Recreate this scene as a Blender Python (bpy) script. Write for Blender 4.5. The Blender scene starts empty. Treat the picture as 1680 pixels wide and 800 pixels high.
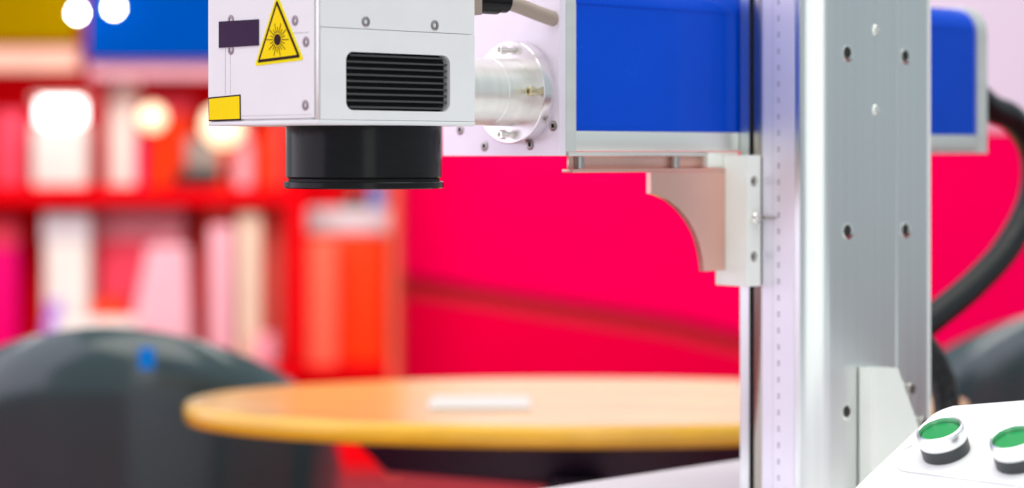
import bpy, bmesh, math, random
from mathutils import Vector, Matrix
from mathutils.geometry import tessellate_polygon
random.seed(7)
R = math.radians
sc = bpy.context.scene
col = sc.collection

# ------------------------------------------------------------------ calibration
# Machine axes: X runs along the laser box (away, to the right), Y away to the left, Z up.
# Lengths in metres; heights are given from lens height (CAM_H above the floor).
F, CX, HY = 3506.0, 840.0, 254.0            # focal length, centre and horizon of the 1680x800 photograph
TH = R(43)
CAM_H = 1.04
ex = (math.cos(TH), math.sin(TH)); ey = (-math.sin(TH), math.cos(TH))
o_r, o_d = (522 - CX) / F * 1.45, 1.45       # nearest bottom corner of the scan head is the origin
CAM = (-(o_r * ex[0] + o_d * ex[1]), -(o_r * ey[0] + o_d * ey[1]))

def ray(px):
    r = (px - CX) / F
    return (r * ex[0] + ex[1], r * ey[0] + ey[1])
def onY(px, py, Y):                          # pixel -> point of the plane Y = const
    r = ray(px); t = (Y - CAM[1]) / r[1]
    return Vector((CAM[0] + r[0] * t, Y, (HY - py) / F * t))
def onX(px, py, X):                          # pixel -> point of the plane X = const
    r = ray(px); t = (X - CAM[0]) / r[0]
    return Vector((X, CAM[1] + r[1] * t, (HY - py) / F * t))
def rd(right, depth, z=0.0):                 # room frame (right, depth) -> world
    return Vector((CAM[0] + right * ex[0] + depth * ex[1], CAM[1] + right * ey[0] + depth * ey[1], z))
def pd(px, py, depth):                       # pixel at a chosen distance -> (right, depth, z)
    return ((px - CX) / F * depth, depth, (HY - py) / F * depth)

# ------------------------------------------------------------------ camera
cam = bpy.data.cameras.new('camera'); camo = bpy.data.objects.new('camera', cam); col.objects.link(camo)
camo.location = (CAM[0], CAM[1], CAM_H)
camo.rotation_euler = (R(90), 0, -TH)
cam.sensor_fit = 'HORIZONTAL'; cam.sensor_width = 36.0
cam.lens = F / 1680 * 36.0
cam.shift_y = (HY - 400) / 1680.0
cam.clip_start = 0.05; cam.clip_end = 100
cam.dof.use_dof = True; cam.dof.focus_distance = 1.545; cam.dof.aperture_fstop = 3.05
sc.camera = camo

# ------------------------------------------------------------------ world, lamps, exposure
w = bpy.data.worlds.new('World'); sc.world = w; w.use_nodes = True
bg = w.node_tree.nodes['Background']
bg.inputs['Color'].default_value = (0.80, 0.93, 1.0, 1); bg.inputs['Strength'].default_value = 0.50

def area(name, loc, target, sx, sy, power, color):
    l = bpy.data.lights.new(name, 'AREA'); l.shape = 'RECTANGLE'; l.size = sx; l.size_y = sy
    l.energy = power; l.color = color
    o = bpy.data.objects.new(name, l); col.objects.link(o)
    o.location = (loc[0], loc[1], loc[2] + CAM_H)
    d = Vector(target) - Vector(loc); o.rotation_euler = d.to_track_quat('-Z', 'Y').to_euler()
    return o
area('lavender_fill', (-1.9, 2.15, 1.4), (0.2, 0.05, 0.15), 5.0, 4.2, 80, (0.96, 0.82, 1.0))  # added out of frame: tints front faces lavender and shows in metal reflections
area('hall_lamp_overhead', (0.2, -0.2, 2.1), (0.2, 0.05, 0.0), 3.0, 2.4, 57, (1.0, 0.96, 0.88))
area('cool_fill', (1.4, -2.4, 2.3), (0.3, 0.0, 0.0), 2.0, 1.6, 4, (0.82, 0.93, 1.0))  # added fill, unseen: cools and lifts the near side faces
area('back_fill', (-1.52, -2.57, 0.45), (0.46, -0.06, -0.05), 0.9, 2.6, 9.5, (1.0, 0.98, 0.93))  # added behind the camera to whiten the column's chamfered corner
p = rd(-0.6, 3.9, 2.0); q = rd(-0.4, 6.9, -0.2)
area('booth_fill', p, q, 4.4, 1.6, 155, (1.0, 0.96, 0.92))  # added unseen fill: brightens booth and wall from the front

sc.view_settings.view_transform = 'Standard'; sc.view_settings.look = 'None'
sc.view_settings.gamma = 1.0; sc.view_settings.exposure = 0.22
sc.view_settings.use_curve_mapping = False
sc.cycles.use_denoising = True
sc.cycles.max_bounces = 8
sc.cycles.sample_clamp_indirect = 8

# ------------------------------------------------------------------ materials
def mat(name, color, rough=0.5, metal=0.0, noise=0.0, nscale=(20, 20, 20), bump=0.0, bscale=(200, 200, 200),
        coat=0.0, emit=None, estr=0.0, rvar=0.0, spec=0.5, trans=0.0):
    m = bpy.data.materials.new(name); m.use_nodes = True
    nt = m.node_tree; b = nt.nodes['Principled BSDF']
    b.inputs['Base Color'].default_value = (*color, 1)
    b.inputs['Roughness'].default_value = rough; b.inputs['Metallic'].default_value = metal
    b.inputs['Specular IOR Level'].default_value = spec
    if coat:
        b.inputs['Coat Weight'].default_value = coat; b.inputs['Coat Roughness'].default_value = 0.06
    if trans: b.inputs['Transmission Weight'].default_value = trans
    if emit:
        b.inputs['Emission Color'].default_value = (*emit, 1); b.inputs['Emission Strength'].default_value = estr
    if noise or rvar or bump:
        tc = nt.nodes.new('ShaderNodeTexCoord')
    if noise or rvar:
        mp = nt.nodes.new('ShaderNodeMapping'); mp.inputs['Scale'].default_value = nscale
        n = nt.nodes.new('ShaderNodeTexNoise'); n.inputs['Scale'].default_value = 1.0; n.inputs['Detail'].default_value = 5
        nt.links.new(tc.outputs['Object'], mp.inputs['Vector']); nt.links.new(mp.outputs[0], n.inputs['Vector'])
    if noise:
        mr = nt.nodes.new('ShaderNodeMapRange'); mr.inputs['From Min'].default_value = 0.25; mr.inputs['From Max'].default_value = 0.75
        mr.inputs['To Min'].default_value = 1 - noise; mr.inputs['To Max'].default_value = 1 + noise
        mx = nt.nodes.new('ShaderNodeVectorMath'); mx.operation = 'SCALE'
        mx.inputs[0].default_value = color
        nt.links.new(n.outputs['Fac'], mr.inputs['Value']); nt.links.new(mr.outputs[0], mx.inputs['Scale'])
        nt.links.new(mx.outputs[0], b.inputs['Base Color'])
    if rvar:
        m2 = nt.nodes.new('ShaderNodeMapRange'); m2.inputs['From Min'].default_value = 0.25; m2.inputs['From Max'].default_value = 0.75
        m2.inputs['To Min'].default_value = max(0.02, rough - rvar); m2.inputs['To Max'].default_value = min(1, rough + rvar)
        nt.links.new(n.outputs['Fac'], m2.inputs['Value']); nt.links.new(m2.outputs[0], b.inputs['Roughness'])
    if bump:
        mb = nt.nodes.new('ShaderNodeMapping'); mb.inputs['Scale'].default_value = bscale
        nb = nt.nodes.new('ShaderNodeTexNoise'); nb.inputs['Scale'].default_value = 1.0; nb.inputs['Detail'].default_value = 3
        bp = nt.nodes.new('ShaderNodeBump'); bp.inputs['Strength'].default_value = bump; bp.inputs['Distance'].default_value = 0.0005
        nt.links.new(tc.outputs['Object'], mb.inputs['Vector']); nt.links.new(mb.outputs[0], nb.inputs['Vector'])
        nt.links.new(nb.outputs['Fac'], bp.inputs['Height']); nt.links.new(bp.outputs[0], b.inputs['Normal'])
    return m

M = {}
M['head_paint'] = mat('head_paint', (0.80, 0.81, 0.82), 0.42, noise=0.03, nscale=(25, 25, 25), bump=0.12, bscale=(1500, 1500, 1500))
M['seam'] = mat('seam', (0.30, 0.28, 0.30), 0.6)
M['alu_column'] = mat('alu_column', (0.75, 0.77, 0.76), 0.30, 1.0, noise=0.05, nscale=(140, 140, 1.2), rvar=0.04, bump=0.10, bscale=(1200, 1200, 12))
M['alu_bead'] = mat('alu_bead', (0.72, 0.73, 0.72), 0.30, 1.0, noise=0.06, nscale=(40, 40, 2))
M['alu_frame'] = mat('alu_frame', (0.80, 0.81, 0.77), 0.40, 0.75, noise=0.06, nscale=(3, 60, 60))
M['alu_plate'] = mat('alu_plate', (0.86, 0.79, 0.89), 0.33, 0.2, noise=0.04, nscale=(30, 30, 30), bump=0.03, bscale=(900, 60, 900))
M['alu_tube'] = mat('alu_tube', (0.86, 0.86, 0.81), 0.36, 0.72, noise=0.04, nscale=(400, 20, 20))
M['alu_flange'] = mat('alu_flange', (0.80, 0.77, 0.78), 0.24, 0.9, noise=0.04, nscale=(20, 20, 20))
M['alu_pink_reflect'] = mat('alu_pink_reflect', (0.76, 0.46, 0.39), 0.32, 0.85, noise=0.06, nscale=(15, 15, 15))  # aluminium tinted salmon: the pink reflection is painted into the base colour
M['carriage_paint'] = mat('carriage_paint', (0.88, 0.89, 0.84), 0.40, 0.05, noise=0.04)
M['screw'] = mat('screw', (0.46, 0.43, 0.41), 0.32, 1.0)
M['screw_mauve'] = mat('screw_mauve', (0.30, 0.25, 0.27), 0.5, 0.6)
M['steel_bright'] = mat('steel_bright', (0.86, 0.85, 0.80), 0.18, 1.0)
M['brass'] = mat('brass', (0.62, 0.55, 0.36), 0.3, 1.0)
M['hole'] = mat('hole', (0.02, 0.017, 0.015), 0.6)
M['black_anod'] = mat('black_anod', (0.010, 0.010, 0.011), 0.20, 0.0, spec=0.15, noise=0.15, nscale=(60, 60, 200))
M['black_fin'] = mat('black_fin', (0.012, 0.012, 0.013), 0.30)
M['black_deep'] = mat('black_deep', (0.004, 0.004, 0.004), 0.7)
M['fin_edge'] = mat('fin_edge', (0.10, 0.10, 0.105), 0.35, 0.6)
M['glass_dark'] = mat('glass_dark', (0.02, 0.02, 0.03), 0.03, coat=1.0)
M['blue_paint'] = mat('blue_paint', (0.0, 0.062, 0.58), 0.20, noise=0.10, nscale=(5, 5, 7), rvar=0.12, spec=0.12)
M['yellow'] = mat('yellow_vinyl', (0.98, 0.74, 0.0), 0.5, noise=0.02, spec=0.05)
M['yellow_rim'] = mat('yellow_rim_vinyl', (0.93, 0.80, 0.0), 0.5, spec=0.05)
M['black_ink'] = mat('black_ink', (0.030, 0.008, 0.008), 0.6, spec=0.1)
M['violet_label'] = mat('violet_label', (0.045, 0.022, 0.062), 0.55, noise=0.06, spec=0.05)
M['ruler'] = mat('ruler', (0.78, 0.73, 0.82), 0.36, 0.45, noise=0.03)
M['ruler_ink'] = mat('ruler_ink', (0.27, 0.25, 0.31), 0.5)
M['rail_steel'] = mat('rail_steel', (0.50, 0.45, 0.40), 0.25, 1.0, noise=0.1, nscale=(200, 200, 2))
M['white_paint'] = mat('white_powder_coat', (0.86, 0.86, 0.86), 0.40, noise=0.015, nscale=(30, 30, 30), bump=0.2, bscale=(900, 900, 900))
M['chrome'] = mat('chrome', (0.88, 0.89, 0.90), 0.28, 1.0)
M['button_black'] = mat('button_black', (0.04, 0.045, 0.048), 0.4)
M['button_green'] = mat('button_green', (0.0, 0.29, 0.065), 0.30, spec=0.3)
M['hose'] = mat('hose', (0.008, 0.009, 0.010), 0.30, spec=0.4)
M['hose_beige'] = mat('hose_beige', (0.36, 0.29, 0.24), 0.45)
M['wood'] = mat('varnished_wood', (0.90, 0.52, 0.11), 0.20, noise=0.30, nscale=(5, 26, 22), coat=0.3)
M['edge_band'] = mat('edge_band', (0.90, 0.50, 0.03), 0.16, noise=0.12, nscale=(14, 14, 30), coat=0.6)
M['paper'] = mat('paper', (0.70, 0.64, 0.60), 0.6, noise=0.02)  # even rough off-white of the thin patch on the table
M['groove'] = mat('groove', (0.45, 0.45, 0.46), 0.6)
M['table_dark'] = mat('table_dark', (0.018, 0.014, 0.035), 0.5)
M['table_steel'] = mat('table_steel', (0.55, 0.55, 0.56), 0.3, 1.0)
M['chair'] = mat('chair_shell', (0.030, 0.056, 0.060), 0.20, noise=0.12, nscale=(5, 5, 5), coat=0.4)
M['chair_seat'] = mat('chair_seat', (0.05, 0.05, 0.055), 0.7)
M['magenta'] = mat('magenta_panel', (0.84, 0.0, 0.082), 0.55, noise=0.04, nscale=(2, 2, 2), spec=0.0)
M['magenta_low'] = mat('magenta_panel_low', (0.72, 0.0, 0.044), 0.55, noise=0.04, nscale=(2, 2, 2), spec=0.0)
M['dark_red'] = mat('dark_red', (0.48, 0.0, 0.010), 0.7)
M['lavender_panel'] = mat('lavender_panel', (0.70, 0.60, 0.74), 0.6, noise=0.03, nscale=(1, 1, 1))
M['carpet'] = mat('red_carpet', (0.28, 0.012, 0.022), 0.95, noise=0.15, nscale=(60, 60, 60), bump=0.4, bscale=(300, 300, 300))
M['booth_red'] = mat('booth_red', (0.80, 0.003, 0.008), 0.6, noise=0.08, nscale=(2, 2, 2), spec=0.0)
M['header_yellow'] = mat('header_yellow', (0.27, 0.165, 0.0), 0.6, spec=0.0)
M['header_blue'] = mat('header_blue', (0.0, 0.055, 0.31), 0.6, noise=0.1, nscale=(2, 2, 2), spec=0.0)
M['bulb'] = mat('bulb', (1, 1, 1), 0.3, emit=(1.0, 0.98, 0.95), estr=40)
M['bulb_warm'] = mat('bulb_warm', (1, 0.9, 0.7), 0.3, emit=(1.0, 0.76, 0.42), estr=1.25)
M['tube_light'] = mat('tube_light', (1, 1, 1), 0.3, emit=(1.0, 1.0, 0.96), estr=3.5)
def plain(n, c, r=0.5): M[n] = mat(n, c, r, noise=0.05, nscale=(12, 12, 12), spec=0.08); return n
for n, c in dict(it_white=(0.84, 0.77, 0.70), it_cream=(0.78, 0.62, 0.46), it_pink=(0.85, 0.30, 0.36), it_pale=(0.86, 0.44, 0.50),
                 it_orange=(0.90, 0.055, 0.008), it_coral=(0.90, 0.14, 0.08), it_grey=(0.30, 0.26, 0.23), it_black=(0.02, 0.015, 0.015),
                 it_purple=(0.50, 0.25, 0.80), it_hot=(0.80, 0.0, 0.16), it_blue=(0.15, 0.32, 0.70), it_silver=(0.62, 0.60, 0.62),
                 it_glint=(0.0, 0.22, 0.75), it_salmon=(0.88, 0.13, 0.10), it_rose=(0.85, 0.07, 0.12), it_peach=(0.85, 0.50, 0.38)).items():
    plain(n, c)

# ------------------------------------------------------------------ geometry helpers
def bm_box(lo, hi, bev=0.0, seg=2):
    bm = bmesh.new()
    bmesh.ops.create_cube(bm, size=1.0)
    lo, hi = Vector(lo), Vector(hi)
    for v in bm.verts:
        v.co = Vector((lo[i] + (v.co[i] + 0.5) * (hi[i] - lo[i]) for i in range(3)))
    if bev: bmesh.ops.bevel(bm, geom=bm.edges[:], offset=bev, segments=seg, affect='EDGES', profile=0.5)
    return bm

def frame_of(axis):
    a = Vector(axis).normalized()
    u = Vector((0, 0, 1)).cross(a)
    if u.length < 1e-4: u = Vector((1, 0, 0))
    u.normalize(); v = a.cross(u)
    return a, u, v

def bm_lathe(profile, origin, axis, n=32, cap=True, bm=None):
    """profile: list of (radius, distance along axis)"""
    bm = bm or bmesh.new(); a, u, v = frame_of(axis); o = Vector(origin)
    rings = []
    for r, h in profile:
        if r < 1e-7:
            rings.append([bm.verts.new(o + a * h)])
        else:
            rings.append([bm.verts.new(o + a * h + (u * math.cos(2 * math.pi * k / n) + v * math.sin(2 * math.pi * k / n)) * r) for k in range(n)])
    for A, B in zip(rings, rings[1:]):
        for k in range(n):
            k2 = (k + 1) % n
            if len(A) == 1 and len(B) == 1: continue
            if len(A) == 1: bm.faces.new((A[0], B[k2], B[k]))
            elif len(B) == 1: bm.faces.new((A[k], A[k2], B[0]))
            else: bm.faces.new((A[k], A[k2], B[k2], B[k]))
    if cap:
        if len(rings[0]) > 2: bm.faces.new(rings[0][::-1])
        if len(rings[-1]) > 2: bm.faces.new(rings[-1])
    bmesh.ops.recalc_face_normals(bm, faces=bm.faces[:])
    return bm

def bm_plate(outer, holes, frame, t0, t1):
    """2D outline with holes, extruded from t0 to t1 along the frame's normal; frame=(origin,u,v,n)"""
    bm = bmesh.new(); o, u, v, nrm = [Vector(q) for q in frame]
    loops = [list(outer)] + [list(h) for h in holes]
    tri = tessellate_polygon([[Vector((p[0], p[1], 0)) for p in l] for l in loops])
    flat = [p for l in loops for p in l]
    A = [bm.verts.new(o + u * p[0] + v * p[1] + nrm * t0) for p in flat]
    B = [bm.verts.new(o + u * p[0] + v * p[1] + nrm * t1) for p in flat]
    for t in tri:
        try: bm.faces.new([A[i] for i in t][::-1]); bm.faces.new([B[i] for i in t])
        except ValueError: pass
    i = 0
    for l in loops:
        n = len(l)
        for k in range(n):
            a, b = i + k, i + (k + 1) % n
            bm.faces.new((A[a], A[b], B[b], B[a]))
        i += n
    bmesh.ops.recalc_face_normals(bm, faces=bm.faces[:])
    return bm

def rrect(x0, y0, x1, y1, r, n=5, corners=(1, 1, 1, 1)):
    pts = []
    for (cx, cy, a0), on in zip(((x1 - r, y0 + r, -90), (x1 - r, y1 - r, 0), (x0 + r, y1 - r, 90), (x0 + r, y0 + r, 180)), corners):
        if on:
            for k in range(n + 1):
                a = R(a0 + 90 * k / n); pts.append((cx + r * math.cos(a), cy + r * math.sin(a)))
        else:
            a = R(a0 + 45); s = math.sqrt(2) * r; pts.append((cx + s * math.cos(a), cy + s * math.sin(a)))
    return pts
def circ(x, y, r, n=20): return [(x + r * math.cos(2 * math.pi * k / n), y + r * math.sin(2 * math.pi * k / n)) for k in range(n)]

def bm_tube(pts, rad, n=14, ribs=0.0, pitch=0.006, sub=24):
    """swept tube along a Catmull-Rom curve, optionally corrugated"""
    P = [Vector(p) for p in pts]; P = [P[0] * 2 - P[1]] + P + [P[-1] * 2 - P[-2]]
    C = []
    for i in range(1, len(P) - 2):
        for k in range(sub):
            t = k / sub; a, b, c, d = P[i - 1], P[i], P[i + 1], P[i + 2]
            C.append(0.5 * ((2 * b) + (c - a) * t + (2 * a - 5 * b + 4 * c - d) * t * t + (3 * b - a - 3 * c + d) * t ** 3))
    C.append(P[-2])
    if ribs:
        D = [C[0]]; acc = 0
        step = pitch / 4
        for a, b in zip(C, C[1:]):
            L = (b - a).length; m = max(1, int(L / step))
            for k in range(1, m + 1): D.append(a.lerp(b, k / m))
        C = D
    bm = bmesh.new(); rings = []; up = Vector((0.1, 0.2, 1)).normalized(); s = 0
    for i, c in enumerate(C):
        tn = (C[min(i + 1, len(C) - 1)] - C[max(i - 1, 0)]).normalized()
        u = up - tn * up.dot(tn); u.normalize(); up = u; v = tn.cross(u)
        if i: s += (c - C[i - 1]).length
        r = rad + (ribs * math.cos(2 * math.pi * s / pitch) if ribs else 0)
        rings.append([bm.verts.new(c + (u * math.cos(2 * math.pi * k / n) + v * math.sin(2 * math.pi * k / n)) * r) for k in range(n)])
    for A, B in zip(rings, rings[1:]):
        for k in range(n): bm.faces.new((A[k], A[(k + 1) % n], B[(k + 1) % n], B[k]))
    bm.faces.new(rings[0][::-1]); bm.faces.new(rings[-1])
    bmesh.ops.recalc_face_normals(bm, faces=bm.faces[:])
    return bm

BASE = {}
def thing(name, base, label, cat, group=None, rotz=0.0):
    o = bpy.data.objects.new(name, None); col.objects.link(o)
    b = Vector(base); o.location = (b.x, b.y, b.z + CAM_H); o.rotation_euler = (0, 0, rotz)
    o['label'] = label; o['category'] = cat
    if group: o['group'] = group
    o.empty_display_size = 0.05
    BASE[o.name] = b if not rotz else Vector((0, 0, 0))   # rotated things are built in their own frame
    return o
def part(name, bm, m, parent, smooth=True, label=None, ang=35):
    b = BASE[parent.name]
    for v in bm.verts: v.co -= b
    me = bpy.data.meshes.new(name); 
    bm.to_mesh(me); bm.free()
    me.materials.append(M[m] if isinstance(m, str) else m)
    if smooth:
        me.polygons.foreach_set('use_smooth', [True] * len(me.polygons))
        me.set_sharp_from_angle(angle=R(ang))
    o = bpy.data.objects.new(name, me); col.objects.link(o); o.parent = parent
    BASE[o.name] = b
    if label: o['label'] = label
    return o
def joinbm(*bms):
    out = bmesh.new()
    for b in bms:
        me = bpy.data.meshes.new('tmp'); b.to_mesh(me); b.free(); out.from_mesh(me); bpy.data.meshes.remove(me)
    return out
def screw(parent, pos, n, r=0.0035, proud=0.0006, m='screw', name='screw', dark=0.5):
    """countersunk socket screw: ring and dark recess, one mesh with two materials"""
    bm = bm_lathe([(r, -0.001), (r, proud * 0.6), (r * 0.86, proud), (r * dark, proud), (r * dark * 0.9, proud - 0.0008), (0, proud - 0.0008)], pos, n, 20, cap=False)
    o = part(name, bm, m, parent)
    o.data.materials.append(M['hole'])
    for pl in o.data.polygons:
        c = pl.center + BASE[o.name]
        d = c - Vector(pos); d -= Vector(n).normalized() * d.dot(Vector(n).normalized())
        if d.length < r * dark * 0.97: pl.material_index = 1
    return o

# ================================================================== SETTING
FLOOR = -CAM_H
bm = bmesh.new()
bmesh.ops.create_grid(bm, x_segments=2, y_segments=2, size=8.0)
fl = bpy.data.meshes.new('floor'); bm.to_mesh(fl); bm.free(); fl.materials.append(M['carpet'])
fo = bpy.data.objects.new('floor', fl); col.objects.link(fo); fo['kind'] = 'structure'
fc = rd(0, 5.0); fo.location = (fc.x, fc.y, 0); fo.rotation_euler = (0, 0, -TH)
fo['label'] = 'red carpet floor of the exhibition hall'

# ---- magenta wall behind the table, its two panels parted by a slanting dark red gap
WD = 7.3
def wp(px, py): return ((px - CX) / F * WD, (HY - py) / F * WD - FLOOR)     # wall plane: right, height above the floor
WX0, WX1 = -0.372, 2.6
wall = thing('exhibition_wall', rd(0, WD, FLOOR), 'magenta panelled wall with pale lavender panel above, behind the wooden table', 'wall', rotz=-TH)
wfr = ((0, 0, 0), (1, 0, 0), (0, 0, 1), (0, -1, 0))
band = [(WX0, wp(650, 466)[1]), wp(1095, 535), wp(1250, 572), (WX1, wp(1680, 640)[1])]
GAP = 0.036  # half-width of the slanting gap; dark red backing shows through
part('backing', bm_box((WX0, 0.02, 0), (WX1, 0.06, 2.7), 0.002, 1), 'dark_red', wall)
ztop = wp(0, 214)[1]
part('panel', bm_plate([(x, z + GAP) for x, z in band] + [(WX1, ztop), (WX0, ztop)], [], wfr, -0.02, 0.035), 'magenta', wall, ang=25)
part('panel', bm_plate([(WX0, 0.002), (WX1, 0.002)] + [(x, z - GAP) for x, z in band[::-1]], [], wfr, -0.02, 0.022), 'magenta_low', wall, ang=25)
part('panel', bm_box((WX0, -0.02, ztop + 0.006), (WX1, 0.02, 2.7), 0.003, 1), 'lavender_panel', wall)

# ================================================================== THE MACHINE
mach = thing('laser_marking_machine', (0.3, -0.1, FLOOR), 'white and aluminium laser marking machine with black lens, blue box and green buttons', 'machine')
BZ = -0.28                                     # top of the white base

# ---- base cabinet
part('base_cabinet', bm_box((-0.28, -0.66, FLOOR), (0.80, 0.150, BZ), 0.004), 'white_paint', mach)

# ---- scan head
HL, HW = 0.1436, 0.1295
ZB = 0.0205; ZT = 0.150
head = part('scan_head', bm_box((0.0016, 0.0085, ZB + 0.002), (HL - 0.0005, HW - 0.001, ZT), 0.0008), 'head_paint', mach,
            label='white painted scan head with side vent and warning stickers')
part('bottom_plate', bm_box((0.0, 0.0, ZB), (HL, HW, ZB + 0.0032), 0.0007), 'head_paint', head)
VX0, VX1, VZ0, VZ1 = 0.0243, 0.1195, 0.0305, 0.0708
SEAM = 0.0868
yf = ((0, 0, 0), (1, 0, 0), (0, 0, 1), (0, 1, 0))           # side faces: u=X v=Z, thickness towards +Y
def side_panel(z0, z1, y0, hole):
    hs = [rrect(VX0, VZ0, VX1, VZ1, 0.0062, 7)] if hole else []
    return bm_plate(rrect(0.0022, z0, HL - 0.0004, z1, 0.0006, 2), hs, yf, y0, 0.0085)
part('side_panel', side_panel(ZB + 0.0034, SEAM - 0.0002, 0.0003, True), 'head_paint', head, ang=25)
part('side_panel', side_panel(SEAM + 0.0002, ZT, 0.0006, False), 'head_paint', head, ang=25)
# heat sink behind the opening
part('heat_sink_back', bm_box((VX0 - 0.001, 0.0076, VZ0 - 0.0006), (VX1 + 0.001, 0.0083, VZ1 + 0.0006)), 'black_deep', head)
nf = 9; ph = (VZ1 - VZ0) / nf
for k in range(nf):
    z0 = VZ0 + ph * (k + 0.5)
    inset = 0.0042 if k in (0, nf - 1) else 0.0003
    fb = bm_box((VX0 + inset, 0.0014, z0 - 0.0008), (VX1 - 0.0014 - inset, 0.0075, z0 + 0.0008), 0.0004, 1)
    fin = part('fin', fb, 'black_fin', head)
    fin.data.materials.append(M['fin_edge'])
    for pl in fin.data.polygons:
        if pl.normal.y < -0.9: pl.material_index = 1
# side panel screws
for px, py in ((600, 36), (713, 42)):
    q = onY(px, py, 0.0006); screw(head, q, (0, -1, 0), 0.0037, 0.0006)
# front panel and its stickers
xf = ((0, 0, 0), (0, 1, 0), (0, 0, 1), (-1, 0, 0))          # front faces: u=Y v=Z, thickness towards -X
part('front_panel', bm_plate(rrect(0.0046, ZB + 0.0046, HW - 0.0006, ZT, 0.0008, 2), [], xf, -0.0018, 0.0), 'head_paint', head, ang=25)
part('corner_strip', bm_box((0.0008, 0.0004, ZB + 0.0034), (0.0022, 0.0042, ZT), 0.0005), 'alu_frame', head)
def strip(y0, z0, y1, z1, name='engraved_line'):
    part(name, bm_box((-0.00012, min(y0, y1), min(z0, z1)), (0.0002, max(y0, y1), max(z0, z1))), 'seam', head, smooth=False)
strip(0.1076, 0.043, 0.1079, 0.0768); strip(0.1016, 0.043, 0.10172, 0.0768)
strip(0.0105, 0.0833, 0.0330, 0.0836); strip(0.0060, 0.0272, 0.0880, 0.02735)
def sticker(name, pts, m, h0, h1, parent=head, label=None):
    return part(name, bm_plate(pts, [], xf, h0, h1), m, parent, smooth=False, label=label)
def fz(px, py): q = onX(px, py, 0.0); return (q.y, q.z)
sticker('blank_label', [fz(425, 75), fz(425, 32), fz(360, 36), fz(360, 79)], 'violet_label', 0.0, 0.0007, label='plain dark violet label')
def grow(pts, s):
    c = Vector((sum(p[0] for p in pts) / len(pts), sum(p[1] for p in pts) / len(pts)))
    return [tuple(c + (Vector(p) - c) * s) for p in pts]
rect = [(0.0888, 0.0243), (0.0892, 0.0426), (0.1284, 0.0412), (0.1283, 0.0239)]
def inset_quad(p, d): 
    c = Vector((sum(q[0] for q in p) / 4, sum(q[1] for q in p) / 4))
    return [(q[0] + (d if q[0] < c.x else -d), q[1] + (d if q[1] < c.y else -d)) for q in p]
sticker('yellow_label_border', rect, 'black_ink', 0.0, 0.0003)
sticker('yellow_label', inset_quad(rect, 0.0011), 'yellow', 0.00032, 0.0005, label='plain yellow rectangular label with black border')
tri = [(0.0157, 0.0647), (0.0463, 0.1115), (0.0722, 0.0622)]
def round_poly(p, r, n=4):
    out = []
    m = len(p)
    for i in range(m):
        a, b, c = Vector(p[i - 1]), Vector(p[i]), Vector(p[(i + 1) % m])
        u = (a - b).normalized(); v = (c - b).normalized()
        for k in range(n + 1):
            t = k / n; out.append(tuple(b + u * r * (1 - t) ** 2 + v * r * t ** 2))
    return out
sticker('warning_triangle', round_poly(grow(tri, 1.0), 0.003), 'yellow_rim', 0.0, 0.0003, label='yellow triangular laser warning sticker')
sticker('warning_border', round_poly(grow(tri, 0.875), 0.002), 'black_ink', 0.00033, 0.0005)
sticker('warning_field', grow(tri, 0.745), 'yellow', 0.00053, 0.0007)
cy, cz = 0.0449, 0.0797
bms = [bm_plate(circ(cy, cz, 0.0040, 24), [], xf, 0.00073, 0.0009)]
for k in range(20):
    a = R(18 * k + 2); L = (0.0118, 0.0088)[k % 2]; i0 = 0.0048
    if k % 10 == 0: L = 0.0130
    d = Vector((math.cos(a), math.sin(a))); n2 = Vector((-d.y, d.x)); hw = 0.00030
    c = Vector((cy, cz))
    bms.append(bm_plate([tuple(c + d * i0 - n2 * hw), tuple(c + d * L - n2 * hw * 0.7), tuple(c + d * L + n2 * hw * 0.7), tuple(c + d * i0 + n2 * hw)], [], xf, 0.00073, 0.0009))
part('laser_symbol', joinbm(*bms), 'black_ink', head, smooth=False)
for px, py in ((484, 34), (502, 69), (501, 173), (379, 33), (379, 82)):
    q = onX(px, py, 0.0); screw(head, q, (-1, 0, 0), 0.0036, 0.0005, m='screw_mauve', dark=0.42)
# objective under the head
LC = Vector((0.0872, 0.0580, ZB))
barrel = part('lens_barrel', bm_lathe([(0.0520, 0.001), (0.0564, 0.0), (0.0566, -0.001), (0.0566, -0.0365), (0.0558, -0.0375), (0.0535, -0.0378)], LC, (0, 0, 1), 96, cap=False), 'black_anod', mach,
              label='black anodised lens barrel under the scan head')
part('lens_groove', bm_lathe([(0.0535, -0.0375), (0.0548, -0.0380), (0.0548, -0.0398), (0.0535, -0.0402)], LC, (0, 0, 1), 96, cap=False), 'black_deep', barrel)
kn = bmesh.new(); ringpts = []
for rr, hh in ((0.0530, -0.0400), (0.0572, -0.0400), (0.0576, -0.0406), (0.0576, -0.0442), (0.0570, -0.0450), (0.0480, -0.0450), (0.0470, -0.0420)):
    ring = []
    for k in range(180):
        a = 2 * math.pi * k / 180; r2 = rr + (0.0003 if (k % 2 and 0.0574 < rr) else 0)
        ring.append(kn.verts.new(LC + Vector((r2 * math.cos(a), r2 * math.sin(a), hh))))
    ringpts.append(ring)
for A, B in zip(ringpts, ringpts[1:]):
    for k in range(180): kn.faces.new((A[k], A[(k + 1) % 180], B[(k + 1) % 180], B[k]))
bmesh.ops.recalc_face_normals(kn, faces=kn.faces[:])
part('lens_ring', kn, 'black_anod', barrel)
part('lens_glass', bm_lathe([(0.0480, -0.0425), (0.030, -0.0442), (0, -0.0448)], LC, (0, 0, 1), 48, cap=False), 'glass_dark', barrel)

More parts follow.
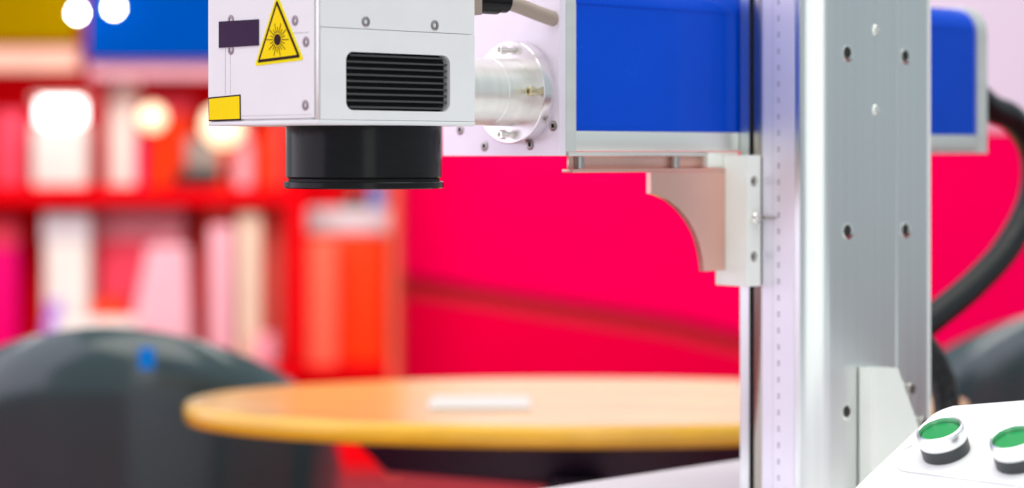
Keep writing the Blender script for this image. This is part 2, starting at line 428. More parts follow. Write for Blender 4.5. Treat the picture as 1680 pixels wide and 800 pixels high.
# ---- laser box
BX0, BX1 = 0.2433, 0.7956
BY0, BY1 = 0.0090, 0.1430
BZ0, BZ1 = 0.0020, 0.1385
def xprof(y0, z0, y1, z1, r): return rrect(y0, z0, y1, z1, r, 8, (0, 1, 1, 0))
xr = ((0, 0, 0), (0, 1, 0), (0, 0, 1), (1, 0, 0))
box = part('laser_box', bm_plate(xprof(BY0 + 0.0022, 0.0182, BY1 - 0.0022, BZ1 - 0.002, 0.0235), [], xr, BX0 + 0.0118, BX1 - 0.0160), 'blue_paint', mach, ang=25,
           label='glossy blue laser source box with silver frame')
part('end_frame', bm_plate(xprof(BY0, BZ0, BY1, BZ1, 0.025), [xprof(BY0 + 0.012, BZ0 + 0.012, BY1 - 0.012, BZ1 - 0.012, 0.014)], xr, BX0 + 0.001, BX0 + 0.0118), 'alu_frame', box, ang=25)
part('end_frame', bm_plate(xprof(BY0 - 0.0005, BZ0 - 0.001, BY1, BZ1, 0.025), [], xr, BX1 - 0.0160, BX1), 'alu_frame', box, ang=25)
part('bottom_rail', bm_box((BX0 + 0.012, BY0 + 0.0004, BZ0 + 0.0004), (BX1 - 0.0162, BY0 + 0.012, 0.0180), 0.0008), 'alu_frame', box)
part('bottom_rail', bm_box((BX0 + 0.012, BY1 - 0.012, BZ0 + 0.0004), (BX1 - 0.0162, BY1 - 0.0004, 0.0180), 0.0008), 'alu_frame', box)
part('bottom_board', bm_box((BX0 + 0.012, BY0 + 0.0125, BZ0 + 0.001), (BX1 - 0.0162, BY1 - 0.0125, 0.010)), 'alu_frame', box)
part('crease_line', bm_box((BX0 + 0.012, BY0 + 0.0019, 0.1155), (BX1 - 0.0162, BY0 + 0.0024, 0.1161)), 'blue_paint', box)
part('front_plate', bm_plate(rrect(BY0 - 0.0001, BZ0 - 0.003, BY1, 0.20, 0.001, 2), [], xr, BX0 - 0.006, BX0 + 0.0006), 'alu_plate', box, ang=25)
XP = BX0 - 0.006
for px, py in ((755, 213), (795, 240), (870, 238), (908, 207)):
    screw(box, onX(px, py, XP), (-1, 0, 0), 0.0042, 0.0008, dark=0.45)
# ---- beam coupling: tube and bolted flange
q = onX(835, 152, XP - 0.012)
AX = Vector((0, q.y, q.z))
tube = part('beam_tube', bm_lathe([(0.0255, HL - 0.004), (0.0255, XP - 0.0352), (0.0259, XP - 0.0348), (0.0259, XP - 0.0110)], AX, (1, 0, 0), 64), 'alu_tube', mach,
            label='polished aluminium tube joining scan head and laser box')
part('flange', bm_lathe([(0.0255, XP - 0.0122), (0.0390, XP - 0.0122), (0.0396, XP - 0.0116), (0.0396, XP - 0.0034), (0.0391, XP - 0.0028), (0.0375, XP - 0.0027), (0.0375, XP + 0.0002)], AX, (1, 0, 0), 72), 'alu_flange', tube)
for a in (0, 90, 180, 270):
    aa = R(a); b0 = AX + Vector((XP - 0.0122, 0.0325 * math.cos(aa), 0.0325 * math.sin(aa)))
    part('flange_bolt', bm_lathe([(0.0021, 0.0), (0.0021, -0.0045), (0.0036, -0.0046), (0.0036, -0.0098), (0.0032, -0.0102), (0.0019, -0.0102), (0.0019, -0.0075), (0, -0.0075)], b0, (1, 0, 0), 18, cap=False), 'steel_bright' if a in (90, 270) else 'brass', tube)
# ---- black gland and conduit between head and box
q0 = onX(786, 6, HL); 
part('cable_block', bm_box((HL, 0.0015, 0.1015), (HL + 0.0085, 0.032, ZT - 0.01), 0.001), 'hose_beige', mach)
part('cable_gland', bm_lathe([(0.008, 0.0), (0.0105, 0.001), (0.0105, 0.030), (0.009, 0.031), (0.009, 0.039), (0.004, 0.0395)], (HL + 0.0085, 0.020, 0.1145), (1, 0, 0), 24), 'black_anod', mach)
e = onX(926, 24, XP + 0.001)
part('conduit', bm_tube([(HL + 0.046, 0.020, 0.1135), (HL + 0.056, 0.0185, 0.1125), (e.x - 0.014, 0.0162, 0.1060), (e.x, 0.0158, 0.1030)], 0.0058, 14), 'hose_beige', mach)

# ---- bracket under the box
YG = 0.0078
brk = part('bracket_plate', bm_box((0.2500, 0.0076, -0.0138), (0.4300, 0.0195, -0.0112), 0.0005), 'alu_pink_reflect', mach)
part('bracket_web', bm_box((0.2545, BY0 + 0.006, -0.0111), (0.4060, 0.0185, -0.0013), 0.0004), 'alu_pink_reflect', brk)
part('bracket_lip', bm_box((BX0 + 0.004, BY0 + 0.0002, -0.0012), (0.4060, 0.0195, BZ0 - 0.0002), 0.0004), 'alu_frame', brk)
for px in (951, 1108):
    q = onY(px, 265, BY0 + 0.0035)
    part('bracket_bolt', bm_lathe([(0.0036, -0.0108), (0.0036, -0.0016)], (q.x, q.y, 0), (0, 0, 1), 16), 'screw', brk)
gp = []
for a, b in ((1068, 285), (1068, 318)): q = onY(a, b, YG); gp.append((q.x, q.z))
arc = [(1080, 321), (1097, 329), (1114, 343), (1129, 361), (1141, 382), (1149, 405), (1153, 425), (1155, 444)]
for a, b in arc: q = onY(a, b, YG); gp.append((q.x, q.z))
q = onY(1190, 447, YG); gp.append((q.x - 0.0005, gp[-1][1]))
XC = q.x
gp.append((XC - 0.0005, -0.0140)); gp[0] = (gp[0][0], -0.0140)
part('gusset', bm_plate(gp, [], yf, YG, YG + 0.005), 'alu_pink_reflect', brk, ang=25)
# carriage
YN = onX(1225, 300, XC).y
XC2 = onY(1250, 300, YN).x
CZ0, CZ1 = -0.1062, -0.0006
hl = []
for py in (298, 420): q = onY(1237.5, py, YN); hl.append(circ(q.x, q.z, 0.0046, 20))
car = part('carriage', bm_plate(rrect(XC, CZ0, XC2 - 0.0014, CZ1, 0.001, 2), hl, yf, YN, YG + 0.0105), 'carriage_paint', mach, ang=25)
part('carriage_backing', bm_box((XC2 - 0.0013, YN + 0.0008, CZ0 + 0.001), (XC2 - 0.0002, 0.0, CZ1 - 0.0006)), 'screw', car)
part('carriage_top_block', bm_box((0.4062, BY0 + 0.0006, -0.0108), (XC - 0.0004, 0.034, BZ0 - 0.0003), 0.0006), 'carriage_paint', car)
part('carriage_cap', bm_box((XC - 0.0003, BY0 - 0.0004, -0.0004), (XC2 - 0.002, 0.034, BZ0 - 0.0004), 0.0004), 'carriage_paint', car)
for py in (298, 420):
    q = onY(1237.5, py, YN)
    part('carriage_screw', bm_lathe([(0.0042, -0.006), (0.0042, -0.0025), (0.0036, -0.0018), (0.0017, -0.0018), (0.0017, -0.004), (0, -0.004)], q, (0, -1, 0), 18, cap=False), 'screw', car)
q = onY(1237, 358, YN)
part('clamp_screw', bm_lathe([(0.0050, 0.0), (0.0050, 0.0035), (0.0042, 0.0048), (0.002, 0.005), (0.0018, 0.003), (0, 0.003)], q, (0, -1, 0), 20, cap=False), 'steel_bright', car)
part('scale_pointer', bm_box((XC2 - 0.003, YN - 0.016, q.z - 0.0010), (XC2 - 0.0018, YN + 0.001, q.z + 0.0010), 0.0004), 'screw', car)

# ---- column
XK = XC2 + 0.0002                              # front face of the column
RC = 0.0150
CY0, CY1 = onX(1315, 300, XK).y - RC, 0.0086
XE = onY(1525, 300, CY0).x
ys0, ys1 = onX(1229, 300, XK).y, onX(1250, 300, XK).y
prof = [(XK, CY1), (XK, ys0), (XK + 0.012, ys0), (XK + 0.012, ys1), (XK, ys1)]
def corner(t): return Vector((XK, CY0 + RC)).lerp(Vector((XK + RC, CY0)), t)
for k in range(5):                               # chamfered corner with softened edges
    t = k / 4; a0, a1, a2 = Vector((XK, CY0 + RC + 0.003)), Vector((XK, CY0 + RC)), corner(0.22)
    v = a0 * (1 - t) ** 2 + a1 * 2 * t * (1 - t) + a2 * t * t; prof.append((v.x, v.y))
for k in range(5):
    t = k / 4; a0, a1, a2 = corner(0.78), Vector((XK + RC, CY0)), Vector((XK + RC + 0.003, CY0))
    v = a0 * (1 - t) ** 2 + a1 * 2 * t * (1 - t) + a2 * t * t; prof.append((v.x, v.y))
XM = onY(1470, 300, CY0).x
prof += [(XM, CY0), (XM + 0.0006, CY0 - 0.0012), (XM + 0.0042, CY0 - 0.0012), (XM + 0.0052, CY0 + 0.0010), (XE - 0.003, CY0 + 0.0010), (XE - 0.0010, CY0 + 0.0016), (XE, CY0 + 0.0035), (XE, CY1)]
zp = ((0, 0, 0), (1, 0, 0), (0, 1, 0), (0, 0, 1))
colm = part('column', bm_plate(prof, [], zp, BZ + 0.0005, 0.34), 'alu_column', mach, ang=30, label='brushed aluminium column with guide slot and scale')
part('rear_glint', bm_box((XE + 0.0001, CY0 + 0.0006, BZ + 0.001), (XE + 0.0030, CY1 - 0.002, 0.339), 0.0008), 'white_paint', colm)  # added white strip: paints the bright glint along the rear edge
part('guide_rod', bm_box((XK + 0.0008, ys1 + 0.0004, BZ + 0.001), (XK + 0.0118, ys0 - 0.0038, 0.338), 0.0012), 'rail_steel', colm)
part('slot_lining', bm_box((XK + 0.0008, ys0 - 0.0020, BZ + 0.001), (XK + 0.0118, ys0 - 0.0001, 0.338)), 'black_deep', colm)
# scale on the front face
yr = onX(1277, 300, XK).y
part('scale_strip', bm_box((XK - 0.0005, onX(1303, 300, XK).y, BZ + 0.002), (XK + 0.0001, ys1 - 0.0012, 0.337)), 'ruler', colm)
mk = []
z = BZ + 0.006; i = 0
while z < 0.335:
    L = 0.0016
    mk.append(bm_box((XK - 0.0007, yr + 0.0062 - L, z - 0.00018), (XK - 0.00051, yr + 0.0062, z + 0.00018)))
    if i % 5 == 0:                              # figures too small to read: short upright marks
        for s in (-1, 1):
            mk.append(bm_box((XK - 0.0007, yr - 0.0018, z + s * 0.0012 - 0.0008), (XK - 0.00051, yr + 0.0004, z + s * 0.0012 + 0.0006)))
    z += 0.00265; i += 1
part('scale_marks', joinbm(*mk), 'ruler_ink', colm, smooth=False)
# screws on the side face: deep sockets with bright countersinks
def socket(px, py, Y, r):
    q = onY(px, py, Y)
    o = part('socket_screw', bm_lathe([(r * 1.0, -0.0002), (r * 1.0, 0.0004), (r * 0.95, 0.0006), (r * 0.3, 0.0005)], q, (0, -1, 0), 22, cap=False), 'steel_bright', colm)
    part('socket', bm_lathe([(r * 0.70, 0.0007), (0, 0.0007)], q + Vector((-0.0013, 0, 0.0006)), (0, -1, 0), 22, cap=False), 'hole', colm)
    part('socket_hex', bm_lathe([(r * 0.40, 0.0008), (r * 0.20, 0.0008)], q + Vector((-0.0009, 0, -0.0008)), (0, -1, 0), 6, cap=False), 'black_fin', colm)
for px, py in ((1391, 88), (1391, 380), (1390, 675)): socket(px, py, CY0, 0.0068)
for px, py in ((1486, 93), (1486, 378)): socket(px, py, CY0 + 0.0010, 0.0066)
for px, py in ((1437, 50), (1437, 181)):
    q = onY(px, py, CY0)
    part('small_screw', bm_lathe([(0.0046, -0.001), (0.0046, 0.0004), (0.0038, 0.0012), (0.0016, 0.0013), (0.0014, 0.0004), (0, 0.0004)], q, (0, -1, 0), 18, cap=False), 'steel_bright', colm)
# foot bracket on the side face
YS = CY0 - 0.014
def sz(px, py): q = onY(px, py, YS); return (q.x, q.z)
fp = [sz(1430, 603), sz(1473, 603), sz(1512, 712), sz(1530, 800)]
fp = [fp[0], fp[1], fp[2], (fp[2][0] + (fp[2][0] - fp[1][0]) * 1.2, fp[2][1] + (fp[2][1] - fp[1][1]) * 1.2)]
zb = BZ + 0.0006
fp[3] = (fp[1][0] + (fp[2][0] - fp[1][0]) * (zb - fp[1][1]) / (fp[2][1] - fp[1][1]), zb)
ft = part('foot_bracket', bm_plate([fp[0], fp[1], fp[3], (fp[0][0], zb)], [], yf, YS, CY0 - 0.0014), 'carriage_paint', mach, ang=25)
for px, py in ((1489, 637), (1509, 692)):
    q = onY(px, py, CY0 + 0.001)
    part('bracket_screw', bm_lathe([(0.0058, 0.0), (0.0058, 0.004), (0.005, 0.005), (0.003, 0.005), (0.003, 0.001), (0, 0.001)], q, (0, -1, 0), 18, cap=False), 'screw', ft)

# ---- control console
YF, YNR = -0.240, -0.640
pa, pb, pc, pe = onY(1395, 800, YF), onY(1528, 674, YF), onY(1550, 665, YF), onY(1700, 653, YF)
sl = (pb - pa).normalized()
def along(zv): return pa + sl * ((zv - pa.z) / sl.z)
low = along(BZ + 0.012)
prof = [(low.x - 0.012, BZ + 0.0006), (low.x, low.z), (pb.x - sl.x * 0.004, pb.z - sl.z * 0.004)]
for k in range(1, 6):
    t = k / 6; a0 = Vector((pb.x, pb.z)) - Vector((sl.x, sl.z)) * 0.004; a1 = Vector((pb.x + 0.006, pc.z - 0.0012)); a2 = Vector((pc.x + 0.006, pc.z))
    v = a0 * (1 - t) ** 2 + a1 * 2 * t * (1 - t) + a2 * t * t; prof.append((v.x, v.y))
prof += [(pc.x + 0.006, pc.z), (pe.x, pe.z), (pe.x + 0.20, pe.z - 0.012), (pe.x + 0.20, BZ + 0.0006)]
cb = bm_plate(prof, [], yf, YF, YNR)
eds = [e for e in cb.edges if all(abs(v.co.y - YF) < 1e-6 for v in e.verts) and len(e.link_faces) == 2
       and any(abs(f.normal.y) < 0.5 for f in e.link_faces)]
bmesh.ops.bevel(cb, geom=eds, offset=0.0035, segments=3, affect='EDGES')
cons = part('control_console', cb, 'white_paint', mach, label='white sloping control console')
# slope plane frame: u along the slope (up), v along -Y, n outward
U = Vector((sl.x, 0, sl.z)); V = Vector((0, -1, 0)); N = Vector((-sl.z, 0, sl.x))
if N.z < 0: N = -N
O3 = Vector((pa.x, YF, pa.z))
def slope(px, py, h=0.0):
    r = ray(px); d = Vector((r[0], r[1], (HY - py) / F)); c = Vector((CAM[0], CAM[1], 0))
    t = ((O3 + N * h) - c).dot(N) / d.dot(N); return c + d * t
def uv(p): return ((p - O3).dot(U), (p - O3).dot(V))
c1 = uv(slope(1463, 765)); c2 = uv(slope(1484, 728))
u0 = min(c1[0], uv(slope(1560, 783))[0]); v0 = c1[1]
part('button_panel', bm_plate(rrect(u0, v0 + 0.002, uv(pb)[0] - 0.004, 0.31, 0.012, 6), [], (O3, U, V, N), 0.0, 0.0007), 'white_paint', cons, ang=25)
gu = uv(pb)[0] - 0.004
part('panel_groove', bm_plate(rrect(u0 - 0.0005, v0 + 0.0015, gu + 0.0005, 0.3105, 0.0125, 6), [rrect(u0 + 0.0001, v0 + 0.0021, gu - 0.0001, 0.3099, 0.0119, 6)], (O3, U, V, N), -0.0003, 0.0004), 'groove', cons, smooth=False)
s = slope(1488, 729, 0.0007)
part('panel_screw', bm_lathe([(0.0034, -0.0005), (0.0034, 0.0002), (0.0026, 0.0003), (0.0022, -0.0003), (0, -0.0003)], s, N, 18, cap=False), 'carriage_paint', cons)
def button(pos):
    k = 1.10
    def L(p): return [(r * k, h * k * 0.86) for r, h in p]
    b = part('push_button', bm_lathe(L([(0.0150, 0.0), (0.0150, 0.0088), (0.0143, 0.0094)]), pos, N, 56), 'button_black', mach)
    part('bezel', bm_lathe(L([(0.0142, 0.0090), (0.0149, 0.0096), (0.0151, 0.0104), (0.0149, 0.0186), (0.0145, 0.0200), (0.0137, 0.0204), (0.0131, 0.0199), (0.0128, 0.0160), (0.0127, 0.0140)]), pos, N, 56, cap=False), 'chrome', b)
    part('button_cap', bm_lathe(L([(0.0125, 0.0088), (0.0125, 0.0158), (0.0120, 0.0165), (0.006, 0.0167), (0, 0.0167)]), pos, N, 48, cap=False), 'button_green', b)
p1 = slope(1553, 741, 0.0007)
r2 = slope(1675, 755, 0.0007)
button(p1); button(Vector((p1.x, r2.y, p1.z)))

# ---- corrugated hoses behind the column
hy = 0.075
def hp(px, py, Y): return onY(px, py, Y)
part('hose', bm_tube([hp(1596, 150, hy), hp(1625, 178, hy), hp(1662, 196, hy), hp(1694, 250, 0.078), hp(1692, 325, 0.08), hp(1656, 400, 0.08), hp(1600, 463, 0.08), hp(1538, 515, 0.08), hp(1480, 560, 0.08)], 0.0136, 20, ribs=0.0003, pitch=0.0045, sub=12), 'hose', mach)
part('hose', bm_tube([hp(1488, 540, 0.05), hp(1520, 575, 0.05), hp(1545, 625, 0.05), hp(1556, 690, 0.05), hp(1560, 760, 0.05), (hp(1560, 800, 0.05).x, 0.05, BZ + 0.001)], 0.0130, 20, ribs=0.0008, pitch=0.0045, sub=12), 'hose', mach)

# ================================================================== BACKGROUND THINGS (room frame: x right, y depth)
# ---- oval table
TD = 2.49; TZ = -0.284
tr = (945 - CX) / F * TD
tb = thing('oval_table', rd(tr, TD, FLOOR), 'round-ended varnished orange wood table with dark conical underside', 'table', rotz=-TH)
TA, TBd = 0.456, 0.252
def oval(bm_profile, n=72):
    bm = bmesh.new(); rings = []
    for s, z in bm_profile:
        if s is None: rings.append([bm.verts.new((0, 0, z))]); continue
        rings.append([bm.verts.new(((TA + s) * math.cos(2 * math.pi * k / n), (TBd + s) * math.sin(2 * math.pi * k / n), z)) for k in range(n)])
    for A, B in zip(rings, rings[1:]):
        for k in range(n):
            if len(B) == 1: bm.faces.new((A[k], A[(k + 1) % n], B[0]))
            elif len(A) == 1: bm.faces.new((A[0], B[(k + 1) % n], B[k]))
            else: bm.faces.new((A[k], A[(k + 1) % n], B[(k + 1) % n], B[k]))
    bmesh.ops.recalc_face_normals(bm, faces=bm.faces[:])
    return bm
h = TZ - FLOOR
part('table_top', oval([(None, h), (-0.10, h), (-0.0085, h), (-0.0085, h - 0.024), (None, h - 0.024)]), 'wood', tb)
part('edge_band', oval([(-0.0086, h - 0.0003), (-0.003, h - 0.0012), (0.0, h - 0.0055), (0.0, h - 0.019), (-0.003, h - 0.0235), (-0.0086, h - 0.0246)]), 'edge_band', tb)
part('underside', oval([(-0.16, h - 0.0242), (-0.185, h - 0.035), (-0.235, h - 0.085), (None, h - 0.105)]), 'table_dark', tb)
part('pedestal', bm_lathe([(0.045, 0.02), (0.035, 0.06), (0.035, h - 0.09)], (0, 0, 0), (0, 0, 1), 32), 'table_dark', tb)
part('foot', bm_lathe([(0.24, 0.0), (0.24, 0.010), (0.20, 0.018), (0.05, 0.024)], (0, 0, 0), (0, 0, 1), 48), 'table_steel', tb)

pm = pd(787, 662, 2.44)
lf = thing('patch', rd(pm[0], 2.44, TZ + 0.0006), 'thin white patch lying on the wooden table', 'patch', rotz=-TH)  # thin pale rectangle resting on the table top
part('sheet', bm_box((-0.058, -0.058, 0), (0.058, 0.058, 0.0012)), 'paper', lf, smooth=False)
part('sheet', bm_box((-0.055, -0.054, 0.0014), (0.057, 0.056, 0.0024)), 'paper', lf, smooth=False)

# ---- tub chairs, backs to the camera
def tub_chair(center, label, zrim, glint=False):
    t = thing('tub_chair', center, label, 'chair', 'dark tub chairs round the wooden table', rotz=-TH)
    H = zrim - FLOOR; Rr = 0.305; n = 64
    bm = bmesh.new(); outer = []; inner = []
    def rim(a):   # a=0 back (towards the camera), pi = open front
        c = 0.5 - 0.5 * math.cos(a)
        return H - 0.36 * c ** 0.95 * (1 if c < 0.62 else 1)
    lev = 14
    for side, off in ((outer, 0.0), (inner, -0.035)):
        for j in range(lev + 1):
            f = j / lev; ring = []
            for k in range(n):
                a = 2 * math.pi * k / n - math.pi
                zz = 0.20 + (rim(a) - 0.20) * f
                fz = (zz - 0.20) / (H - 0.20)
                rr = Rr * (0.80 + 0.24 * fz - 0.055 * fz ** 5) + off
                if j == lev and side is outer: rr -= 0.012
                if j == lev and side is inner: rr += 0.010
                zz2 = zz + (0.0 if j < lev else 0.008)
                ring.append(bm.verts.new((rr * math.sin(a), -rr * math.cos(a), zz2)))
            side.append(ring)
    for S in (outer, inner):
        for A, B in zip(S, S[1:]):
            for k in range(n): bm.faces.new((A[k], A[(k + 1) % n], B[(k + 1) % n], B[k]))
    for k in range(n):
        bm.faces.new((outer[-1][k], outer[-1][(k + 1) % n], inner[-1][(k + 1) % n], inner[-1][k]))
        bm.faces.new((outer[0][k], outer[0][(k + 1) % n], inner[0][(k + 1) % n], inner[0][k]))
    bmesh.ops.recalc_face_normals(bm, faces=bm.faces[:])
    part('shell', bm, 'chair', t, ang=80)
    part('seat', bm_lathe([(0.18, 0.24), (0.225, 0.26), (0.24, 0.38), (0.22, 0.41), (0.0, 0.42)], (0, 0, 0), (0, 0, 1), 48), 'chair_seat', t)
    part('base_plate', bm_lathe([(0.0, 0.2), (0.22, 0.2), (0.22, 0.24), (0, 0.24)], (0, 0, 0), (0, 0, 1), 40, cap=False), 'chair_seat', t)
    for a in (45, 135, 225, 315):
        part('leg', bm_lathe([(0.012, 0.0), (0.016, 0.205)], (0.16 * math.cos(R(a)), 0.16 * math.sin(R(a)), 0), (0, 0, 1), 12), 'table_steel', t)
    if glint:  # blue glint on the shell, painted as a small coloured piece
        for (aa, z0, z1, hw, m) in ((11.0, H - 0.046, H - 0.018, 0.020, 'it_glint'),):
            a = R(aa); fz = ((z0 + z1) / 2 - 0.2) / (H - 0.2); rr = Rr * (0.80 + 0.24 * fz - 0.055 * fz ** 5) + 0.0015
            b = bm_box((-hw / 2, -0.0006, z0), (hw / 2, 0.004, z1), 0.0004, 1)
            b.transform(Matrix.Translation((rr * math.sin(a), -rr * math.cos(a), 0)) @ Matrix.Rotation(a, 4, 'Z'))
            part('glint', b, m, t)
    return t
c = pd(172, 545, 2.80); tub_chair(rd(c[0], 3.08, FLOOR), 'dark grey tub chair with a blue glint painted on its rim, beside the red shelf', c[2], True)
c = pd(1745, 508, 3.10); tub_chair(rd(c[0] * 3.40 / 3.10, 3.40, FLOOR), 'dark grey tub chair behind the column and the black hose', c[2])

# ---- red display booth
BD = 7.0; S = BD / F
def X(px): return (px - CX) * S
def Zb(py): return (HY - py) * S - FLOOR        # height above the floor at the booth's front
booth_o = rd(0, BD, FLOOR)
booth = thing('display_booth', booth_o, 'red display booth with shelves under yellow and blue header boards', 'booth', rotz=-TH)
def bbox(name, px0, px1, py0, py1, d0, d1, m, parent=booth, bev=0.004, label=None):
    return part(name, bm_box((X(px0), d0, Zb(py1)), (X(px1), d1, Zb(py0)), bev, 1), m, parent, label=label)
part('back_panel', bm_box((X(-140), 0.36, 0), (X(639.5), 0.40, Zb(-60)), 0.002, 1), 'booth_red', booth)
bbox('shelf_board', -140, 470, 308, 336, 0.0, 0.358, 'booth_red')
bbox('shelf_board', -140, 639, 602, 622, 0.0, 0.358, 'booth_red')
part('plinth', bm_box((X(-140), 0.05, 0), (X(639), 0.358, 0.16), 0.004, 1), 'booth_red', booth)
bbox('pillar', 472, 500, 60, 600, -0.02, 0.08, 'booth_red')
part('side_post', bm_box((X(640), -0.05, 0), (X(652), 0.40, Zb(-60)), 0.004, 1), 'it_coral', booth)
bbox('header_board', -140, 132, -60, 72, -0.06, -0.01, 'header_yellow', label='yellow header board')
bbox('header_strip', -140, 132, 78, 118, -0.03, 0.02, 'it_peach')
bbox('header_board', 150, 470, -60, 102, -0.10, -0.05, 'header_blue', label='blue header board')
bbox('header_strip', 150, 470, 106, 130, -0.06, 0.0, 'it_pale')
bbox('divider', 155, 166, 128, 304, 0.02, 0.30, 'dark_red')

# ---- things on the shelves
G1, G2 = 'goods on the upper shelf', 'goods on the lower shelf'
def item(name, px0, px1, py0, py1, dd, m, label, cat, grp, shape='box', z_on=None, extra=None):
    """base on the shelf (z_on = shelf pixel) and sized from its outline at the shelf's distance"""
    xc = (X(px0) + X(px1)) / 2 * (BD + dd) / BD; wdt = abs(X(px1) - X(px0)); hgt = (py1 - py0) * S
    z0 = Zb(z_on if z_on is not None else py1)
    p = rd(xc, BD + dd, FLOOR + z0)
    t = thing(name, p, label, cat, grp, rotz=-TH)
    if shape == 'box':
        part('carton', bm_box((-wdt / 2, -0.05, 0), (wdt / 2, 0.05, hgt), min(0.014, wdt * 0.2), 3), m, t)
        if extra: part('lid', bm_box((-wdt / 2 - 0.003, -0.053, hgt * 0.80), (wdt / 2 + 0.003, 0.053, hgt + 0.002), 0.004, 2), extra, t)
    elif shape == 'bottle':
        r = wdt / 2
        part('body', bm_lathe([(r * 0.92, 0), (r, 0.01), (r, hgt * 0.62), (r * 0.8, hgt * 0.72), (r * 0.55, hgt * 0.80)], (0, 0, 0), (0, 0, 1), 28), m, t)
        part('cap', bm_lathe([(r * 0.62, hgt * 0.80), (r * 0.62, hgt * 0.98), (r * 0.5, hgt)], (0, 0, 0), (0, 0, 1), 24), extra or m, t)
    elif shape == 'cone':
        r = wdt / 2
        part('body', bm_lathe([(r, 0), (r * 1.0, hgt * 0.10), (r * 0.80, hgt * 0.5), (r * 0.35, hgt * 0.92), (r * 0.25, hgt)], (0, 0, 0), (0, 0, 1), 28), m, t)
        part('foot', bm_lathe([(r * 0.7, 0.0), (r * 1.04, 0.001), (r * 1.04, 0.012), (r * 0.9, 0.014)], (0, 0, 0), (0, 0, 1), 28), extra or m, t)
    elif shape == 'bag':
        b = bm_box((-wdt / 2, -0.05, 0), (wdt / 2, 0.05, hgt), 0.02, 3)
        for v in b.verts:
            f = v.co.z / hgt; v.co.x = v.co.x * (1 - 0.42 * f) + 0.03 * f; v.co.y *= (1 - 0.6 * f)
        part('bag_body', b, m, t)
        part('handle', bm_tube([(0.0, 0, hgt - 0.004), (0.01, 0, hgt + 0.03), (0.05, 0, hgt + 0.03), (0.06, 0, hgt - 0.004)], 0.004, 8, sub=6), m, t)
    elif shape == 'device':
        part('base', bm_box((-wdt / 2, -0.07, 0), (wdt / 2, 0.07, hgt * 0.30), 0.006, 2), extra, t)
        part('body', bm_box((-wdt * 0.28, -0.05, hgt * 0.301), (wdt * 0.40, 0.05, hgt), 0.012, 2), m, t)
    return t
SH1, SH2 = 308, 602
def lightbox(px0, px1, py0, pym, dd, label):
    t = item('lit_display_case', px0, px1, pym, SH1, dd, 'it_white', label, 'display case', G1, z_on=SH1)
    wdt = abs(X(px1) - X(px0)); h0 = (SH1 - pym) * S; h1 = (SH1 - py0) * S
    part('light_tube', bm_box((-wdt / 2 + 0.02, -0.048, h0 + 0.002), (wdt / 2 - 0.02, 0.0, h1 - 0.016), 0.012, 3), 'tube_light', t)
    part('cover', bm_box((-wdt / 2, -0.05, h1 - 0.014), (wdt / 2, 0.05, h1), 0.004, 2), 'it_white', t)
lightbox(56, 150, 156, 204, 0.12, 'white display case with a glowing light tube on top')
item('tall_carton', 172, 226, 122, SH1, 0.16, 'it_white', 'tall narrow white carton beside the glowing case', 'carton', G1, z_on=SH1)
item('slim_carton', 228, 238, 222, SH1, 0.16, 'it_hot', 'slim magenta carton against the tall white one', 'carton', G1, z_on=SH1)
item('orange_carton', 241, 318, 158, SH1, 0.24, 'it_orange', 'orange carton behind the dark desk device', 'carton', G1, z_on=SH1, extra='it_rose')
item('desk_device', 288, 376, 226, SH1, 0.10, 'it_grey', 'grey desk device on a black foot', 'device', G1, 'device', z_on=SH1, extra='it_black')
item('rose_bottle', 382, 416, 205, SH1, 0.13, 'it_pale', 'pale rose bottle next to the grey device', 'bottle', G1, 'bottle', z_on=SH1)
item('orange_tube', 422, 448, 200, SH1, 0.13, 'it_orange', 'orange upright tube beside the red pillar', 'tube', G1, 'bottle', z_on=SH1)
item('rose_carton', 450, 470, 190, SH1, 0.2, 'it_salmon', 'narrow salmon carton against the red pillar', 'carton', G1, z_on=SH1)
item('dark_red_carton', -6, 44, 180, SH1, 0.2, 'it_rose', 'rose red carton left of the glowing case', 'carton', G1, z_on=SH1)
# lower shelf
item('white_canister', 76, 150, 350, SH2, 0.14, 'it_white', 'broad white canister on the lower shelf', 'canister', G2, z_on=SH2, extra='it_silver')
item('violet_jar', 70, 108, 494, SH2, 0.03, 'it_purple', 'small violet jar in front of the white canister', 'jar', G2, 'bottle', z_on=SH2, extra='it_purple')
item('pink_carton', 160, 308, 346, SH2, 0.28, 'it_rose', 'wide pink carton with a paler lid', 'carton', G2, z_on=SH2, extra='it_pale')
item('paper_bag', 204, 318, 404, SH2, 0.06, 'it_pale', 'pale pink paper bag before the wide pink carton', 'bag', G2, 'bag', z_on=SH2)
item('white_dish', 94, 226, 520, SH2, 0.0, 'it_white', 'low white dish before the canister and red carton', 'dish', G2, z_on=SH2)
item('red_carton', 156, 206, 492, SH2, 0.10, 'it_orange', 'low red orange carton beside the paper bag', 'carton', G2, z_on=SH2)
item('rose_rack', 336, 470, 340, SH2, 0.24, 'it_salmon', 'tall salmon carton against the red pillar', 'carton', G2, z_on=SH2)
item('white_tube', 346, 384, 372, SH2, 0.10, 'it_pale', 'pale upright tube before the tall salmon carton', 'tube', G2, z_on=SH2)
item('cream_tube', 392, 430, 350, SH2, 0.12, 'it_cream', 'cream upright tube before the tall salmon carton', 'tube', G2, z_on=SH2)
item('pink_flask', 418, 454, 548, SH2, 0.04, 'it_pink', 'small bright pink flask before the tall salmon carton', 'flask', G2, z_on=SH2)
item('magenta_carton', -30, 34, 360, SH2, 0.22, 'it_hot', 'magenta carton at the open end of the lower shelf', 'carton', G2, z_on=SH2, extra='it_rose')
item('orange_crate', 502, 636, 388, SH2, 0.20, 'it_orange', 'large orange crate under the white tray', 'crate', G2, z_on=SH2)
item('salmon_carton', 504, 556, 392, SH2, 0.08, 'it_coral', 'coral carton leaning before the orange crate', 'carton', G2, z_on=SH2)
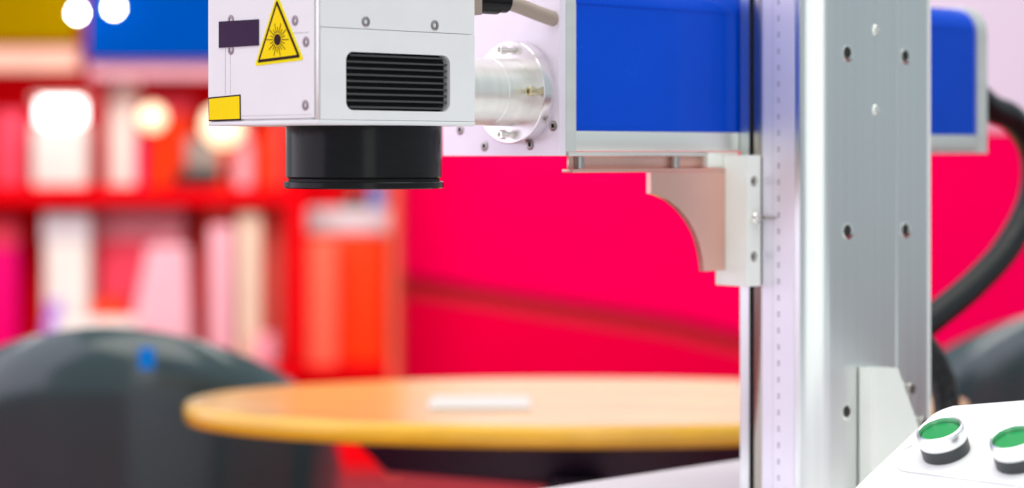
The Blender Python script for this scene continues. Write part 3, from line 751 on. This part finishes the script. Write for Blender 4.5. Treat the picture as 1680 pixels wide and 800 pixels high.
# tray with a device and bottle, on the crate
t = thing('white_tray', rd(X(568), BD + 0.20, FLOOR + Zb(388) + 0.003), 'white tray lying on the orange crate', 'tray', rotz=-TH)
part('tray', bm_box((-0.145, -0.06, 0), (0.145, 0.06, 0.085), 0.012, 2), 'it_silver', t)
t = thing('black_device', rd(X(574), BD + 0.20, FLOOR + Zb(388) + 0.0885), 'small black device on the white tray', 'device', rotz=-TH)
part('body', bm_box((-0.035, -0.04, 0), (0.035, 0.04, 0.05), 0.006, 2), 'it_black', t)
part('lens', bm_lathe([(0.014, 0), (0.014, 0.01)], (0, -0.04, 0.025), (0, -1, 0), 20), 'it_grey', t)
t = thing('blue_bottle', rd(X(614), BD + 0.20, FLOOR + Zb(388) + 0.0885), 'pale blue bottle on the white tray', 'bottle', rotz=-TH)
part('body', bm_lathe([(0.030, 0), (0.032, 0.01), (0.032, 0.07), (0.015, 0.09)], (0, 0, 0), (0, 0, 1), 24), 'it_blue', t)
part('cap', bm_lathe([(0.016, 0.09), (0.016, 0.11), (0.012, 0.112)], (0, 0, 0), (0, 0, 1), 20), 'it_silver', t)

# ---- lamps of the booth
def spot(px, py, dd, m, r, label, grp):
    z = (HY - py) / F * (BD + dd) - FLOOR; p = rd((px - CX) / F * (BD + dd), BD + dd, FLOOR + z - r)
    t = thing('spot_lamp', p, label, 'lamp', grp, rotz=-TH)
    part('bulb', bm_lathe([(0, 0), (r * 0.6, r * 0.2), (r, r), (r * 0.7, r * 1.7), (r * 0.4, r * 2)], (0, 0, 0), (0, 0, 1), 24, cap=False), m, t)
    part('holder', bm_lathe([(r * 0.42, r * 2.0), (r * 0.5, r * 2.6), (r * 0.2, r * 4.0), (r * 0.15, r * 9)], (0, 0.0, 0), (0, 0, 1), 20), 'it_silver', t)
spot(127, 22, -0.22, 'bulb', 0.014, 'glowing white spot lamp before the edge of the yellow header', None)
spot(187, 14, -0.22, 'bulb', 0.014, 'glowing white spot lamp before the blue header', None)
def globe(px, py, dd, r, label):
    p = rd(X(px) * (BD + dd) / BD, BD + dd, FLOOR + Zb(SH1)); h = (SH1 - py) * S
    t = thing('table_lamp', p, label, 'lamp', 'warm lamps on the upper shelf', rotz=-TH)
    part('stem', bm_lathe([(0.03, 0), (0.03, 0.008), (0.006, 0.012), (0.006, h - r)], (0, 0, 0), (0, 0, 1), 20), 'it_orange', t)
    part('shade', bm_lathe([(r * 0.4, h - r), (r * 0.9, h - r * 0.5), (r, h), (r * 0.8, h + r * 0.6), (0, h + r)], (0, 0, 0), (0, 0, 1), 24, cap=False), 'bulb_warm', t)
globe(250, 192, 0.05, 0.045, 'warm globe lamp before the orange carton')
globe(366, 205, 0.03, 0.070, 'large warm globe lamp above the grey device')
